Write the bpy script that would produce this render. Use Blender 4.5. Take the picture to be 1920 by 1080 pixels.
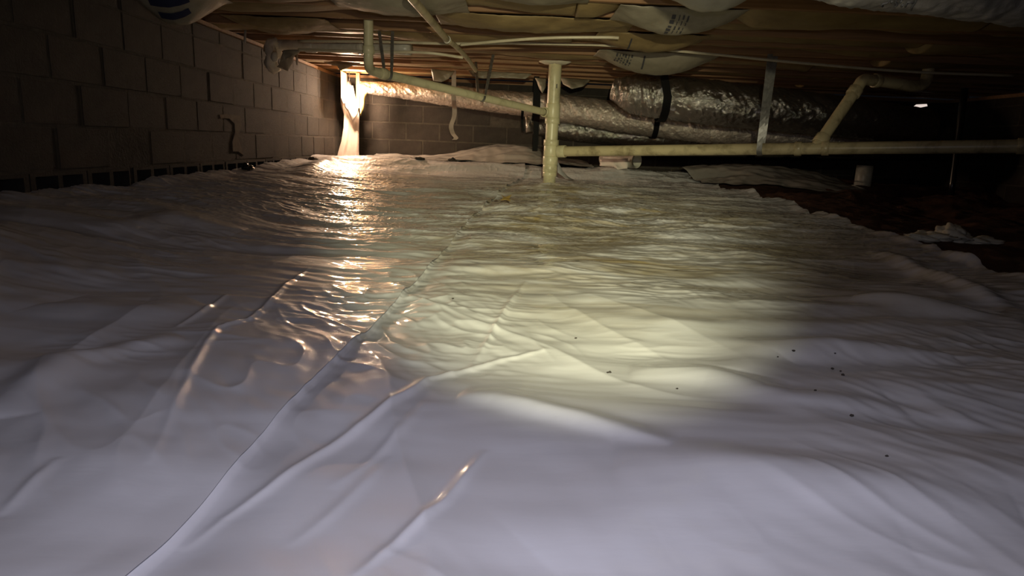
import bpy, bmesh, math, random
import numpy as np
from mathutils import Vector, Matrix
random.seed(7); rng = np.random.default_rng(7)
scene = bpy.context.scene
for o in list(bpy.data.objects): bpy.data.objects.remove(o)
COL = scene.collection

# ------------------------------------------------------------------ camera
FPX = 1250.0                                   # focal length for a 1920 px wide frame
CAM = Vector((0.0, 0.0, 0.50))
roll = math.radians(2.3)
yw = Vector((0.0, 270.0, FPX)).normalized()    # world +Y seen in (right, up, forward)
t_ = Vector((math.sin(roll), math.cos(roll), 0.0))
zw = (t_ - yw * t_.dot(yw)).normalized()
xw = yw.cross(zw)
if xw.x < 0: xw = -xw
RIGHT = Vector((xw.x, yw.x, zw.x)); UP = Vector((xw.y, yw.y, zw.y)); FWD = Vector((xw.z, yw.z, zw.z))
cd = bpy.data.cameras.new('camera'); cam = bpy.data.objects.new('camera', cd); COL.objects.link(cam)
cd.sensor_width = 36.0; cd.lens = 36.0 * FPX / 1920.0; cd.clip_start = 0.02; cd.clip_end = 60
m3 = Matrix((RIGHT, UP, -FWD)).transposed()
cam.matrix_world = Matrix.Translation(CAM) @ m3.to_4x4()
scene.camera = cam

def ray(px, py):
    return RIGHT * (px - 960.0) + UP * (540.0 - py) + FWD * FPX
def P(px, py, Y):                              # the point of that sight line at depth Y in the room
    r = ray(px, py); return CAM + r * (Y / r.y)

# ------------------------------------------------------------------ world, lights, exposure
w = bpy.data.worlds.new('crawlspace_dark'); scene.world = w; w.use_nodes = True
w.node_tree.nodes['Background'].inputs[0].default_value = (0.6, 0.65, 0.8, 1)
w.node_tree.nodes['Background'].inputs[1].default_value = 0.004
scene.view_settings.view_transform = 'Standard'; scene.view_settings.look = 'None'
scene.view_settings.exposure = 0.0; scene.view_settings.gamma = 1.0
scene.view_settings.use_curve_mapping = False

def spot(name, loc, target, power, color, angle, blend, radius):
    l = bpy.data.lights.new(name, 'SPOT'); l.energy = power; l.color = color
    l.spot_size = math.radians(angle); l.spot_blend = blend; l.shadow_soft_size = radius
    o = bpy.data.objects.new(name, l); COL.objects.link(o); o.location = loc
    o.rotation_euler = (Vector(target) - Vector(loc)).to_track_quat('-Z', 'Y').to_euler()
    return o
# the photographer's two lights: the phone's flash (cool, wide) and a torch (greenish white, narrower)
spot('phone_flash', (0.03, -0.05, 0.61), (0.02, 1.05, 0.06), 29, (0.87, 0.85, 1.0), 122, 1.0, 0.012)
spot('torch', (0.10, -0.25, 0.80), (0.20, 3.1, 0.10), 400, (1.0, 0.96, 0.56), 40, 1.0, 0.02)
spot('ceiling_fill', (0.10, -0.25, 0.80), (0.62, 5.5, 1.02), 215, (1.0, 0.89, 0.58), 50, 1.0, 0.02)  # extra spot added at the torch, aimed up to lift ceiling and far pipes

# ------------------------------------------------------------------ noise
def pn(x, y, seed=0):
    x = np.asarray(x, float); y = np.asarray(y, float)
    r = np.random.default_rng(seed + 101); perm = r.permutation(256); ang = r.random(256) * 2 * np.pi
    xi = np.floor(x).astype(int); yi = np.floor(y).astype(int); xf = x - xi; yf = y - yi
    def g(ix, iy, dx, dy):
        h = perm[(perm[ix & 255] + iy) & 255]; a = ang[h]; return np.cos(a) * dx + np.sin(a) * dy
    u = xf ** 3 * (xf * (xf * 6 - 15) + 10); v = yf ** 3 * (yf * (yf * 6 - 15) + 10)
    a = g(xi, yi, xf, yf); b = g(xi + 1, yi, xf - 1, yf); c = g(xi, yi + 1, xf, yf - 1); d = g(xi + 1, yi + 1, xf - 1, yf - 1)
    return (a + u * (b - a)) * (1 - v) + (c + u * (d - c)) * v
def sm(a, b, x):
    t = np.clip((np.asarray(x, float) - a) / (b - a), 0, 1); return t * t * (3 - 2 * t)

# ------------------------------------------------------------------ materials
MATS = {}
class NT:
    def __init__(s, name):
        s.m = bpy.data.materials.new(name); s.m.use_nodes = True; s.t = s.m.node_tree
        s.b = s.t.nodes['Principled BSDF']; s.tc = None; MATS[name] = s.m
    def n(s, typ, **kw):
        nd = s.t.nodes.new(typ)
        for k, v in kw.items(): setattr(nd, k, v)
        return nd
    def l(s, a, b): s.t.links.new(a, b)
    def co(s, scale=(1, 1, 1), kind='Object', rot=(0, 0, 0)):
        if s.tc is None: s.tc = s.n('ShaderNodeTexCoord')
        mp = s.n('ShaderNodeMapping'); mp.inputs['Scale'].default_value = scale; mp.inputs['Rotation'].default_value = rot
        s.l(s.tc.outputs[kind], mp.inputs[0]); return mp.outputs[0]
    def noise(s, scale, detail=4, rough=0.55, vec=None, dist=0.0):
        nd = s.n('ShaderNodeTexNoise'); nd.inputs['Scale'].default_value = scale; nd.inputs['Detail'].default_value = detail
        nd.inputs['Roughness'].default_value = rough; nd.inputs['Distortion'].default_value = dist
        s.l(vec if vec is not None else s.co(), nd.inputs['Vector']); return nd.outputs['Fac']
    def ramp(s, fac, stops):
        nd = s.n('ShaderNodeValToRGB'); e = nd.color_ramp.elements
        while len(e) < len(stops): e.new(0.5)
        for i, (p, c) in enumerate(stops): e[i].position = p; e[i].color = (*c, 1) if len(c) == 3 else c
        s.l(fac, nd.inputs[0]); return nd.outputs[0]
    def mix(s, fac, a, b):
        nd = s.n('ShaderNodeMix', data_type='RGBA')
        for sock, v in ((nd.inputs[0], fac), (nd.inputs[6], a), (nd.inputs[7], b)):
            if hasattr(v, 'is_linked'): s.l(v, sock)
            else: sock.default_value = v if not isinstance(v, tuple) else (*v, 1)
        return nd.outputs[2]
    def math(s, op, a, b=None):
        nd = s.n('ShaderNodeMath', operation=op)
        for i, v in enumerate((a, b)):
            if v is None: continue
            if hasattr(v, 'is_linked'): s.l(v, nd.inputs[i])
            else: nd.inputs[i].default_value = v
        return nd.outputs[0]
    def bump(s, h, strength=0.3, dist=0.01):
        nd = s.n('ShaderNodeBump'); nd.inputs['Strength'].default_value = strength; nd.inputs['Distance'].default_value = dist
        s.l(h, nd.inputs['Height']); s.l(nd.outputs[0], s.b.inputs['Normal']); return nd.outputs[0]
    def base(s, v):
        if hasattr(v, 'is_linked'): s.l(v, s.b.inputs['Base Color'])
        else: s.b.inputs['Base Color'].default_value = (*v, 1)
    def set(s, **kw):
        for k, v in kw.items():
            k = k.replace('_', ' '); sock = s.b.inputs[k]
            if hasattr(v, 'is_linked'): s.l(v, sock)
            else: sock.default_value = v

def mat_liner(name, col, stain_and_reflection):
    k = NT(name)
    f1 = k.noise(3.0, 5, 0.6, k.co((0.7, 1.6, 1)))
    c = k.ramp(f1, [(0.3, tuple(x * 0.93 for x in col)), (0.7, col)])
    if stain_and_reflection:                                       # dried muddy film where water stood, darkened also to paint in the ceiling's reflection
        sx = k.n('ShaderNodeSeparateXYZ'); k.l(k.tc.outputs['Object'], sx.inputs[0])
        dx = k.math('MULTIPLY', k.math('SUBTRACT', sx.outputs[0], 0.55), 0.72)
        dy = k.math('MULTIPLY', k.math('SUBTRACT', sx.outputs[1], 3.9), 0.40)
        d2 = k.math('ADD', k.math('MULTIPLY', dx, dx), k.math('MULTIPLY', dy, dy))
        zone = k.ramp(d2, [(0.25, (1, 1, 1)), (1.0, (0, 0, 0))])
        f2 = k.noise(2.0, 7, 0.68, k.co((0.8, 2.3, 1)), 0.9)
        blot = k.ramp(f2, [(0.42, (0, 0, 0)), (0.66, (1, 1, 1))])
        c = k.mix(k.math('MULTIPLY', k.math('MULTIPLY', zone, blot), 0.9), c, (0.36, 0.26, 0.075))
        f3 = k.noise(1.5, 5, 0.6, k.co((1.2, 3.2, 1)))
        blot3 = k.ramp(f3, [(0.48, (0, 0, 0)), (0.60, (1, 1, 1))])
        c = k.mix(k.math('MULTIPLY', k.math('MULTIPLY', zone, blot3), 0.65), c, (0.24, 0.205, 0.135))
    k.base(c)
    fr = k.noise(1.3, 3, 0.5)
    k.set(Roughness=k.ramp(fr, [(0.3, (0.38,) * 3), (0.7, (0.5,) * 3)]), Specular_IOR_Level=0.35)
    k.set(IOR=1.45)
    sy_ = k.n('ShaderNodeSeparateXYZ'); k.l(k.tc.outputs['Object'], sy_.inputs[0])      # dry by the hatch, wet further in
    wet = k.ramp(k.math('ADD', k.math('MULTIPLY', sy_.outputs[1], 0.2), k.math('MULTIPLY', k.noise(2.5, 3, 0.5), 0.08)), [(0.24, (0.22,) * 3), (0.46, (1, 1, 1))])
    k.set(Coat_Weight=wet, Coat_Roughness=k.ramp(wet, [(0.2, (0.11,) * 3), (1.0, (0.03,) * 3)]))
    b = k.noise(55, 3, 0.5, k.co((0.5, 1.6, 1)))
    k.bump(b, 0.07, 0.004)
    return k.m
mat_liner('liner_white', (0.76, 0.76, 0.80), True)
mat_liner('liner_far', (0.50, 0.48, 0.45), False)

k = NT('dirt'); f = k.noise(5, 8, 0.65); k.base(k.ramp(f, [(0.25, (0.035, 0.016, 0.009)), (0.5, (0.115, 0.048, 0.024)), (0.8, (0.18, 0.085, 0.045))]))
k.set(Roughness=0.8); k.bump(k.noise(28, 8, 0.7), 0.9, 0.03)
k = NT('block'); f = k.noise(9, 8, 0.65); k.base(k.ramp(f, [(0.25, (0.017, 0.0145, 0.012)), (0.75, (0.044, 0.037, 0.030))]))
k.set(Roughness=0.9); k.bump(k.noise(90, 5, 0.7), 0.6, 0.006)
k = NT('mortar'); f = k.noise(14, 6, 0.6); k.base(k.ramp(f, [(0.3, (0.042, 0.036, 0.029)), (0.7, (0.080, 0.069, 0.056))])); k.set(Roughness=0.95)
k.bump(k.noise(60, 4, 0.6), 0.6, 0.006)
def mat_wood(name, a, b):
    k = NT(name); f = k.noise(3.0, 6, 0.65, k.co((0.5, 14, 14)), 0.6)
    k.base(k.ramp(f, [(0.28, a), (0.72, b)])); k.set(Roughness=0.65); k.bump(f, 0.25, 0.004); return k.m
mat_wood('joist_wood', (0.20, 0.105, 0.048), (0.42, 0.24, 0.115))
mat_wood('subfloor_wood', (0.11, 0.065, 0.035), (0.22, 0.13, 0.07))
mat_wood('post_wood', (0.42, 0.18, 0.07), (0.62, 0.30, 0.12))
def mat_paper(name, a, b, rough=0.55, tr=0.0):
    k = NT(name); f = k.noise(6, 6, 0.6, k.co((0.5, 1, 1)))
    k.base(k.ramp(f, [(0.3, a), (0.7, b)])); k.set(Roughness=rough); k.bump(k.noise(22, 4, 0.6), 0.35, 0.008); return k.m
mat_paper('kraft_paper', (0.17, 0.115, 0.048), (0.37, 0.275, 0.125))
mat_paper('white_paper', (0.22, 0.20, 0.145), (0.38, 0.345, 0.265), 0.45)
mat_paper('bag_plastic', (0.38, 0.36, 0.29), (0.52, 0.50, 0.42), 0.22)
mat_paper('fibreglass', (0.62, 0.58, 0.46), (0.74, 0.70, 0.58), 0.9)
mat_paper('yellow_wool', (0.62, 0.50, 0.16), (0.78, 0.66, 0.28), 0.9)
mat_paper('curtain_white', (0.72, 0.64, 0.58), (0.80, 0.72, 0.66), 0.6)
k = NT('ink'); k.base((0.06, 0.06, 0.07)); k.set(Roughness=0.6)
k = NT('ink_blue'); k.base((0.02, 0.025, 0.07)); k.set(Roughness=0.6)
def mat_pvc(name, col, dirty, amt):
    k = NT(name); f = k.noise(7, 7, 0.65, k.co((1, 1, 1)), 0.4)
    c = k.mix(k.ramp(f, [(0.47, (0, 0, 0)), (0.72, (amt,) * 3)]), col, dirty); k.base(c)
    k.set(Roughness=0.34); k.bump(k.noise(30, 4, 0.5), 0.08, 0.004); return k.m
mat_pvc('pvc_cream', (0.70, 0.66, 0.43), (0.24, 0.20, 0.10), 0.6)
mat_pvc('pvc_stained', (0.62, 0.54, 0.33), (0.16, 0.12, 0.06), 0.9)
mat_pvc('pvc_white', (0.62, 0.61, 0.54), (0.25, 0.22, 0.16), 0.6)
mat_pvc('pex_tube', (0.66, 0.60, 0.44), (0.30, 0.25, 0.15), 0.4)
def mat_foil(name, col, rough, sc=1.0, metal=0.88, bs=0.85):
    k = NT(name); v = k.co((1, 1, 1))
    vo = k.n('ShaderNodeTexVoronoi'); vo.inputs['Scale'].default_value = 26 * sc; k.l(k.noise_vec(v), vo.inputs['Vector']) if False else k.l(v, vo.inputs['Vector'])
    f = k.noise(16 * sc, 6, 0.7, v, 1.2)
    h = k.math('ADD', k.math('MULTIPLY', vo.outputs['Distance'], 0.5), f)
    k.base(k.ramp(k.noise(5, 5, 0.6), [(0.3, tuple(x * 0.7 for x in col)), (0.7, col)]))
    k.set(Metallic=metal, Roughness=rough); k.bump(h, bs, 0.02); return k.m
mat_foil('duct_foil', (0.50, 0.48, 0.45), 0.13, 1.0, 0.92, 0.55)
mat_foil('duct_foil_smooth', (0.62, 0.61, 0.59), 0.30, 0.55, 0.8, 0.28)
mat_foil('duct_paper_foil', (0.70, 0.63, 0.56), 0.22, 1.3, 0.6, 0.6)
k = NT('black_strap'); k.base((0.006, 0.006, 0.0065)); k.set(Roughness=0.65, Specular_IOR_Level=0.15)
k = NT('galvanised'); f = k.noise(30, 4, 0.6); k.base(k.ramp(f, [(0.3, (0.20, 0.20, 0.19)), (0.7, (0.36, 0.36, 0.34))])); k.set(Metallic=0.6, Roughness=0.42)
k = NT('dark_steel'); k.base((0.05, 0.05, 0.052)); k.set(Metallic=0.7, Roughness=0.25)
k = NT('grey_strap'); k.base(k.ramp(k.noise(9), [(0.3, (0.28, 0.26, 0.22)), (0.7, (0.46, 0.43, 0.38))])); k.set(Roughness=0.6)
k = NT('bulb_glow'); k.base((1, 0.9, 0.7)); k.set(Emission_Color=(1.0, 0.80, 0.55, 1), Emission_Strength=90.0)
k = NT('socket'); k.base((0.03, 0.03, 0.03)); k.set(Roughness=0.5)
k = NT('daylight'); k.base((1, 1, 1)); k.set(Emission_Color=(1.0, 0.84, 0.76, 1), Emission_Strength=0.75)
k = NT('leaf'); k.base(k.ramp(k.noise(30), [(0.3, (0.40, 0.27, 0.06)), (0.7, (0.62, 0.45, 0.12))])); k.set(Roughness=0.6)
k = NT('crumb'); k.base((0.035, 0.028, 0.022)); k.set(Roughness=0.8)
k = NT('black_plastic'); k.base((0.012, 0.012, 0.013)); k.set(Roughness=0.2); k.bump(k.noise(20, 4), 0.6, 0.02)
M = MATS

# ------------------------------------------------------------------ object helpers
def obj(name, verts, faces, mat=None, parent=None, smooth=True):
    me = bpy.data.meshes.new(name); me.from_pydata([tuple(v) for v in verts], [], faces); me.update()
    if smooth: me.polygons.foreach_set('use_smooth', [True] * len(me.polygons))
    if mat: me.materials.append(M[mat])
    o = bpy.data.objects.new(name, me); COL.objects.link(o)
    if parent: o.parent = parent
    return o
def grid_obj(name, X, Y, Z, mat, parent=None):
    r, c = X.shape
    co = np.stack([X, Y, Z], -1).reshape(-1, 3).astype(np.float32)
    i = np.arange(r * c).reshape(r, c)
    q = np.stack([i[:-1, :-1], i[:-1, 1:], i[1:, 1:], i[1:, :-1]], -1).reshape(-1, 4).astype(np.int32)
    me = bpy.data.meshes.new(name); me.vertices.add(len(co)); me.vertices.foreach_set('co', co.ravel())
    me.loops.add(q.size); me.loops.foreach_set('vertex_index', q.ravel())
    me.polygons.add(len(q)); me.polygons.foreach_set('loop_start', np.arange(0, q.size, 4, dtype=np.int32))
    me.polygons.foreach_set('use_smooth', np.ones(len(q), bool)); me.update(calc_edges=True); me.validate()
    me.materials.append(M[mat]); o = bpy.data.objects.new(name, me); COL.objects.link(o)
    if parent: o.parent = parent
    return o
def tag(o, label, cat, group=None):
    o['label'] = label; o['category'] = cat
    if group: o['group'] = group
    return o
def struct(o): o['kind'] = 'structure'; return o
def empty(name, loc):
    o = bpy.data.objects.new(name, None); COL.objects.link(o); o.location = loc; o.empty_display_size = 0.05; return o
def sub(o, parent):                                    # parent keeping world coordinates
    o.parent = parent; o.matrix_parent_inverse = Matrix.Translation(parent.location).inverted(); return o
def boxes(lst):
    V, F = [], []
    for (x0, x1, y0, y1, z0, z1) in lst:
        b = len(V)
        V += [(x0, y0, z0), (x1, y0, z0), (x1, y1, z0), (x0, y1, z0), (x0, y0, z1), (x1, y0, z1), (x1, y1, z1), (x0, y1, z1)]
        F += [tuple(b + i for i in f) for f in ((0, 3, 2, 1), (4, 5, 6, 7), (0, 1, 5, 4), (1, 2, 6, 5), (2, 3, 7, 6), (3, 0, 4, 7))]
    return V, F
def bevel_box(name, dims, bev, mat):
    bm = bmesh.new(); bmesh.ops.create_cube(bm, size=1)
    for v in bm.verts: v.co = Vector((v.co.x * dims[0], v.co.y * dims[1], v.co.z * dims[2]))
    bmesh.ops.bevel(bm, geom=bm.edges[:], offset=bev, segments=1, affect='EDGES')
    me = bpy.data.meshes.new(name); bm.to_mesh(me); bm.free(); me.materials.append(M[mat]); return me
def spline(pts, n):
    p = np.array([tuple(v) for v in pts], float); k = len(p)
    ext = np.vstack([2 * p[0] - p[1], p, 2 * p[-1] - p[-2]])
    t = np.linspace(0, k - 1, n); i = np.clip(np.floor(t).astype(int), 0, k - 2); u = (t - i)[:, None]
    a, b, c, d = ext[i], ext[i + 1], ext[i + 2], ext[i + 3]
    return 0.5 * ((2 * b) + (c - a) * u + (2 * a - 5 * b + 4 * c - d) * u ** 2 + (3 * b - a - 3 * c + d) * u ** 3)
def frames(p):
    T = np.gradient(p, axis=0); T /= np.linalg.norm(T, axis=1)[:, None]
    up = np.array([0, 0, 1.0]) if abs(T[0][2]) < 0.9 else np.array([0, 1.0, 0])
    N = []; n = up - T[0] * up.dot(T[0]); n /= np.linalg.norm(n)
    for t in T:
        n = n - t * n.dot(t); n /= np.linalg.norm(n); N.append(n.copy())
    N = np.array(N); B = np.cross(T, N); return T, N, B
def tube(name, path, rad, segs=24, mat=None, parent=None, caps=True, disp=None, hollow=0.0):
    p = np.array([tuple(v) for v in path], float); n = len(p); T, N, B = frames(p)
    rad = np.broadcast_to(np.asarray(rad, float), (n,)); th = np.linspace(0, 2 * np.pi, segs, endpoint=False)
    R = np.repeat(rad[:, None], segs, 1)
    if disp is not None: R = R + disp(np.arange(n)[:, None] / max(n - 1, 1), th[None, :])
    V = p[:, None, :] + R[..., None] * (np.cos(th)[None, :, None] * N[:, None, :] + np.sin(th)[None, :, None] * B[:, None, :])
    V = V.reshape(-1, 3).tolist(); F = []
    for i in range(n - 1):
        for j in range(segs):
            a = i * segs + j; b = i * segs + (j + 1) % segs; F.append((a, b, b + segs, a + segs))
    if hollow:
        for e, s_ in ((0, 0), (n - 1, 1)):
            base = len(V)
            dirn = T[e] * (1 if e == 0 else -1)
            for dd in (0.0, 0.08):
                for j in range(segs): V.append((p[e] + dirn * dd + (rad[e] - hollow) * (math.cos(th[j]) * N[e] + math.sin(th[j]) * B[e])).tolist())
            for j in range(segs):
                j2 = (j + 1) % segs; F.append((e * segs + j, e * segs + j2, base + j2, base + j)); F.append((base + j, base + j2, base + segs + j2, base + segs + j))
            F.append(tuple(base + segs + j for j in range(segs)))
    elif caps:
        F.append(tuple(range(segs))[::-1]); F.append(tuple((n - 1) * segs + j for j in range(segs)))
    o = obj(name, V, F, mat)
    if parent is not None: sub(o, parent)
    return o
def ring(name, c, axis, r, length, mat, parent, lip=0.006):          # a hub/coupling collar around a pipe
    c = Vector(c); a = Vector(axis).normalized()
    q = [(-0.5, r - lip), (-0.5, r), (-0.46, r + 0.002), (0.46, r + 0.002), (0.5, r), (0.5, r - lip)]
    return tube(name, [c + a * (length * s_ + (1e-5 * i)) for i, (s_, _) in enumerate(q)], [x[1] for x in q], 28, mat, parent, caps=False)
def ribbon(name, path, width_dir, width, mat, thick=0.003, parent=None):
    p = np.array([tuple(v) for v in path], float); wd = np.asarray(width_dir, float)
    wd = np.broadcast_to(wd, p.shape); T = np.gradient(p, axis=0)
    nn = np.cross(T, wd); nn /= np.linalg.norm(nn, axis=1)[:, None] + 1e-9
    V = []; F = []
    for i in range(len(p)):
        for s_, q in ((-1, -1), (1, -1), (1, 1), (-1, 1)): V.append((p[i] + wd[i] * width * 0.5 * s_ + nn[i] * thick * 0.5 * q).tolist())
    for i in range(len(p) - 1):
        for j in range(4):
            a = i * 4 + j; b = i * 4 + (j + 1) % 4; F.append((a, b, b + 4, a + 4))
    F.append((3, 2, 1, 0)); e = (len(p) - 1) * 4; F.append((e, e + 1, e + 2, e + 3))
    o = obj(name, V, F, mat, smooth=False)
    if parent is not None: sub(o, parent)
    return o

# ------------------------------------------------------------------ the ground's height
XL, XR, YF = -2.10, 5.20, 8.28
ZJ = 1.23                                              # underside of the joists
def ground(x, y):
    x = np.asarray(x, float); y = np.asarray(y, float)
    g = 0.05 + 0.12 * sm(1.6, 6.0, y)
    left = sm(-0.75, -2.1, x) if False else sm(0.75, 2.1, -x)
    g = g + (0.200 + 0.040 * sm(4.2, 6.2, y) - g) * left
    g = g + (0.285 - g) * sm(6.85, 7.2, y + 0.10 * pn(x * 1.3, 0 * x, 5) - 0.02 * x) * (1 - 0.35 * sm(1.2, 2.6, x))
    g = g - 0.05 * sm(2.2, 3.4, x) * (1 - sm(6, 7.5, y))
    return g
def on_ground(px, py):
    r = ray(px, py); Yv = 0.2 + np.arange(1, 2400) * 0.00375
    x = CAM.x + r.x / r.y * Yv; z = CAM.z + r.z / r.y * Yv
    hit = np.nonzero(z <= ground(x, Yv))[0]; i = hit[0] if len(hit) else -1
    return Vector((x[i], Yv[i], z[i]))

# ------------------------------------------------------------------ setting: floor
gx = np.linspace(XL - 0.05, XR + 0.05, 300); gy = np.linspace(-1.2, YF + 0.05, 380)
X, Y = np.meshgrid(gx, gy)
Z = ground(X, Y) - 0.030
rough_ = sm(1.9, 2.3, X) + 0.25 * sm(7.2, 7.5, Y); rough_ = np.clip(rough_, 0.0, 1)
Z += rough_ * (0.05 * pn(X * 1.3, Y * 1.3, 31) + 0.035 * pn(X * 4, Y * 4, 32) + 0.018 * pn(X * 11, Y * 11, 33))
for (mx, my, mh, mr) in ((3.35, 6.5, 0.10, 0.45), (4.2, 6.3, 0.09, 0.35), (4.6, 5.6, 0.07, 0.4), (2.7, 7.2, 0.10, 0.6)):
    Z += mh * np.exp(-((X - mx) ** 2 + ((Y - my) * 1.4) ** 2) / mr ** 2)
struct(grid_obj('floor', X, Y, Z, 'dirt'))

# ------------------------------------------------------------------ setting: block walls
course = [0.291, 0.494, 0.697, 0.900]
BL = 0.406
def wall(name, origin, along, inward, length, skip_top=False):
    origin = Vector(origin); along = Vector(along); inward = Vector(inward)
    rotz = math.atan2(along.y, along.x)
    root = empty(name, origin) if False else None
    # mortar body, 14 mm behind the block faces
    back = inward * -0.20; face = inward * 0.0032
    pts = [origin + face, origin + along * length + face, origin + along * length + back, origin + back]
    V = [(p.x, p.y, 0.02) for p in pts] + [(p.x, p.y, 1.19) for p in pts]
    F = [(0, 1, 5, 4), (1, 2, 6, 5), (2, 3, 7, 6), (3, 0, 4, 7), (4, 5, 6, 7), (3, 2, 1, 0)]
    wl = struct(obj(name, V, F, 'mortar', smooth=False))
    def put(me, s, z, nm):
        o = bpy.data.objects.new(nm, me); COL.objects.link(o); o.parent = wl
        p = origin + along * s - inward * 0.02
        jit = random.uniform(-0.002, 0.002)
        o.location = (p.x + inward.x * jit, p.y + inward.y * jit, z); o.rotation_euler = (0, 0, rotz)
    n = int(length / BL) + 1
    for ci, z in enumerate(course):
        off = 0.0 if ci % 2 else BL / 2
        for i in range(-1, n + 1):
            s = (i + 0.5) * BL + off
            if s - 0.2 < -0.001 or s + 0.2 > length + 0.02: continue
            put(ME_BLOCK, s, z + 0.1015, 'block')
    for i in range(n):
        s = (i + 0.5) * BL
        if s + 0.2 <= length + 0.02: put(ME_CAP, s, 1.1465, 'cap_block')
    if name == 'wall_left':
        for i in range(n):
            s = (i + 0.5) * BL
            if s + 0.2 <= length + 0.02: put(ME_CELL, s, 0.19, 'hollow_block')
    else:
        for i in range(n):
            s = (i + 0.5) * BL
            if s + 0.2 <= length + 0.02: put(ME_BLOCK, s, 0.1895, 'block')
    return wl
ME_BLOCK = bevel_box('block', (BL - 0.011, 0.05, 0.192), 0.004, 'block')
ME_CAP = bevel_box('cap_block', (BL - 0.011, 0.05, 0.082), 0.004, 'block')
fr = []
for x0, x1 in ((-0.1975, -0.165), (-0.0165, 0.0165), (0.165, 0.1975)): fr.append((x0, x1, -0.025, 0.11, -0.097, 0.097))
for z0, z1 in ((-0.097, -0.062), (0.080, 0.097)):
    fr.append((-0.165, -0.0165, -0.025, 0.11, z0, z1)); fr.append((0.0165, 0.165, -0.025, 0.11, z0, z1))
fr.append((-0.165, -0.0165, 0.10, 0.11, -0.062, 0.080)); fr.append((0.0165, 0.165, 0.10, 0.11, -0.062, 0.080))
# in each block the cells open to the room (local -y is into the room once rotated)
V, F = boxes(fr)
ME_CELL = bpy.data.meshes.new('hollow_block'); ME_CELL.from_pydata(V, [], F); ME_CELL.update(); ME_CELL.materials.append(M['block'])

# left wall runs along +Y; local x = along, local y = away from room on the left (rotz 90 deg -> local y = -X)
W1 = wall('wall_left', (XL, 0.10, 0), (0, 1, 0), (1, 0, 0), YF - 0.10)
for o in W1.children:                                      # local -y must look into the room
    if o.name.startswith('hollow'): pass
# far wall along +X, room on -Y side
W2 = wall('wall_far', (XL, YF, 0), (1, 0, 0), (0, -1, 0), XR - XL)
W3 = wall('wall_right', (XR, YF, 0), (0, -1, 0), (-1, 0, 0), YF - 1.2)
# the mortar of the left wall must leave the hollow course open: cut its body above that course
me = W1.data
for v in me.vertices:
    if v.co.z < 0.1: v.co.z = 0.285
# sill plates on top of the walls
V, F = boxes([(XL - 0.16, XL - 0.012, 0.1, YF + 0.15, 1.19, 1.228)]); struct(obj('trim_1', V, F, 'joist_wood', smooth=False))
V, F = boxes([(XL - 0.012, XR, YF + 0.012, YF + 0.15, 1.19, 1.228)]); struct(obj('trim_2', V, F, 'joist_wood', smooth=False))
V, F = boxes([(XR + 0.012, XR + 0.15, 1.2, YF + 0.15, 1.19, 1.228)]); struct(obj('trim_3', V, F, 'joist_wood', smooth=False))
# earth against the hollow course so that it reads as buried
# foundation vent low in the right-hand end of the far wall: a thin slot of daylight
c1 = P(1728, 201, YF - 0.03)
V, F = boxes([(c1.x - 0.30, c1.x + 0.10, YF - 0.012, YF - 0.006, c1.z - 0.03, c1.z + 0.03)])
vent = struct(obj('window_1', V, F, 'black_strap', smooth=False))
for poly in ([(1713, 200), (1718, 196), (1738, 195), (1739, 199), (1724, 202), (1714, 203)], [(1688, 203), (1696, 204.5), (1702, 204), (1700, 206), (1692, 206)]):
    V = [P(px, py, YF - 0.016) for px, py in poly]; n_ = len(V)
    obj('vent_gap', [tuple(v) for v in V] + [(v.x, v.y + 0.006, v.z) for v in V], [tuple(range(n_)), tuple(range(2 * n_ - 1, n_ - 1, -1))] + [(i, (i + 1) % n_, n_ + (i + 1) % n_, n_ + i) for i in range(n_)], 'daylight', vent, smooth=False)

# ------------------------------------------------------------------ setting: ceiling with joists
V, F = boxes([(XL - 0.16, XR + 0.15, 0.3, YF + 0.15, ZJ + 0.235, ZJ + 0.255)])
ceil = struct(obj('ceiling', V, F, 'subfloor_wood', smooth=False))
JY = [8.12 - 0.406 * i for i in range(19)]
ME_J = bevel_box('joist', (XR - XL + 0.26, 0.038, 0.234), 0.003, 'joist_wood')
for jy in JY:
    o = bpy.data.objects.new('joist', ME_J); COL.objects.link(o); o.parent = ceil
    o.location = ((XL + XR) / 2, jy, ZJ + 0.117); o.rotation_euler = (0, 0, random.uniform(-0.002, 0.002))

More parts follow.
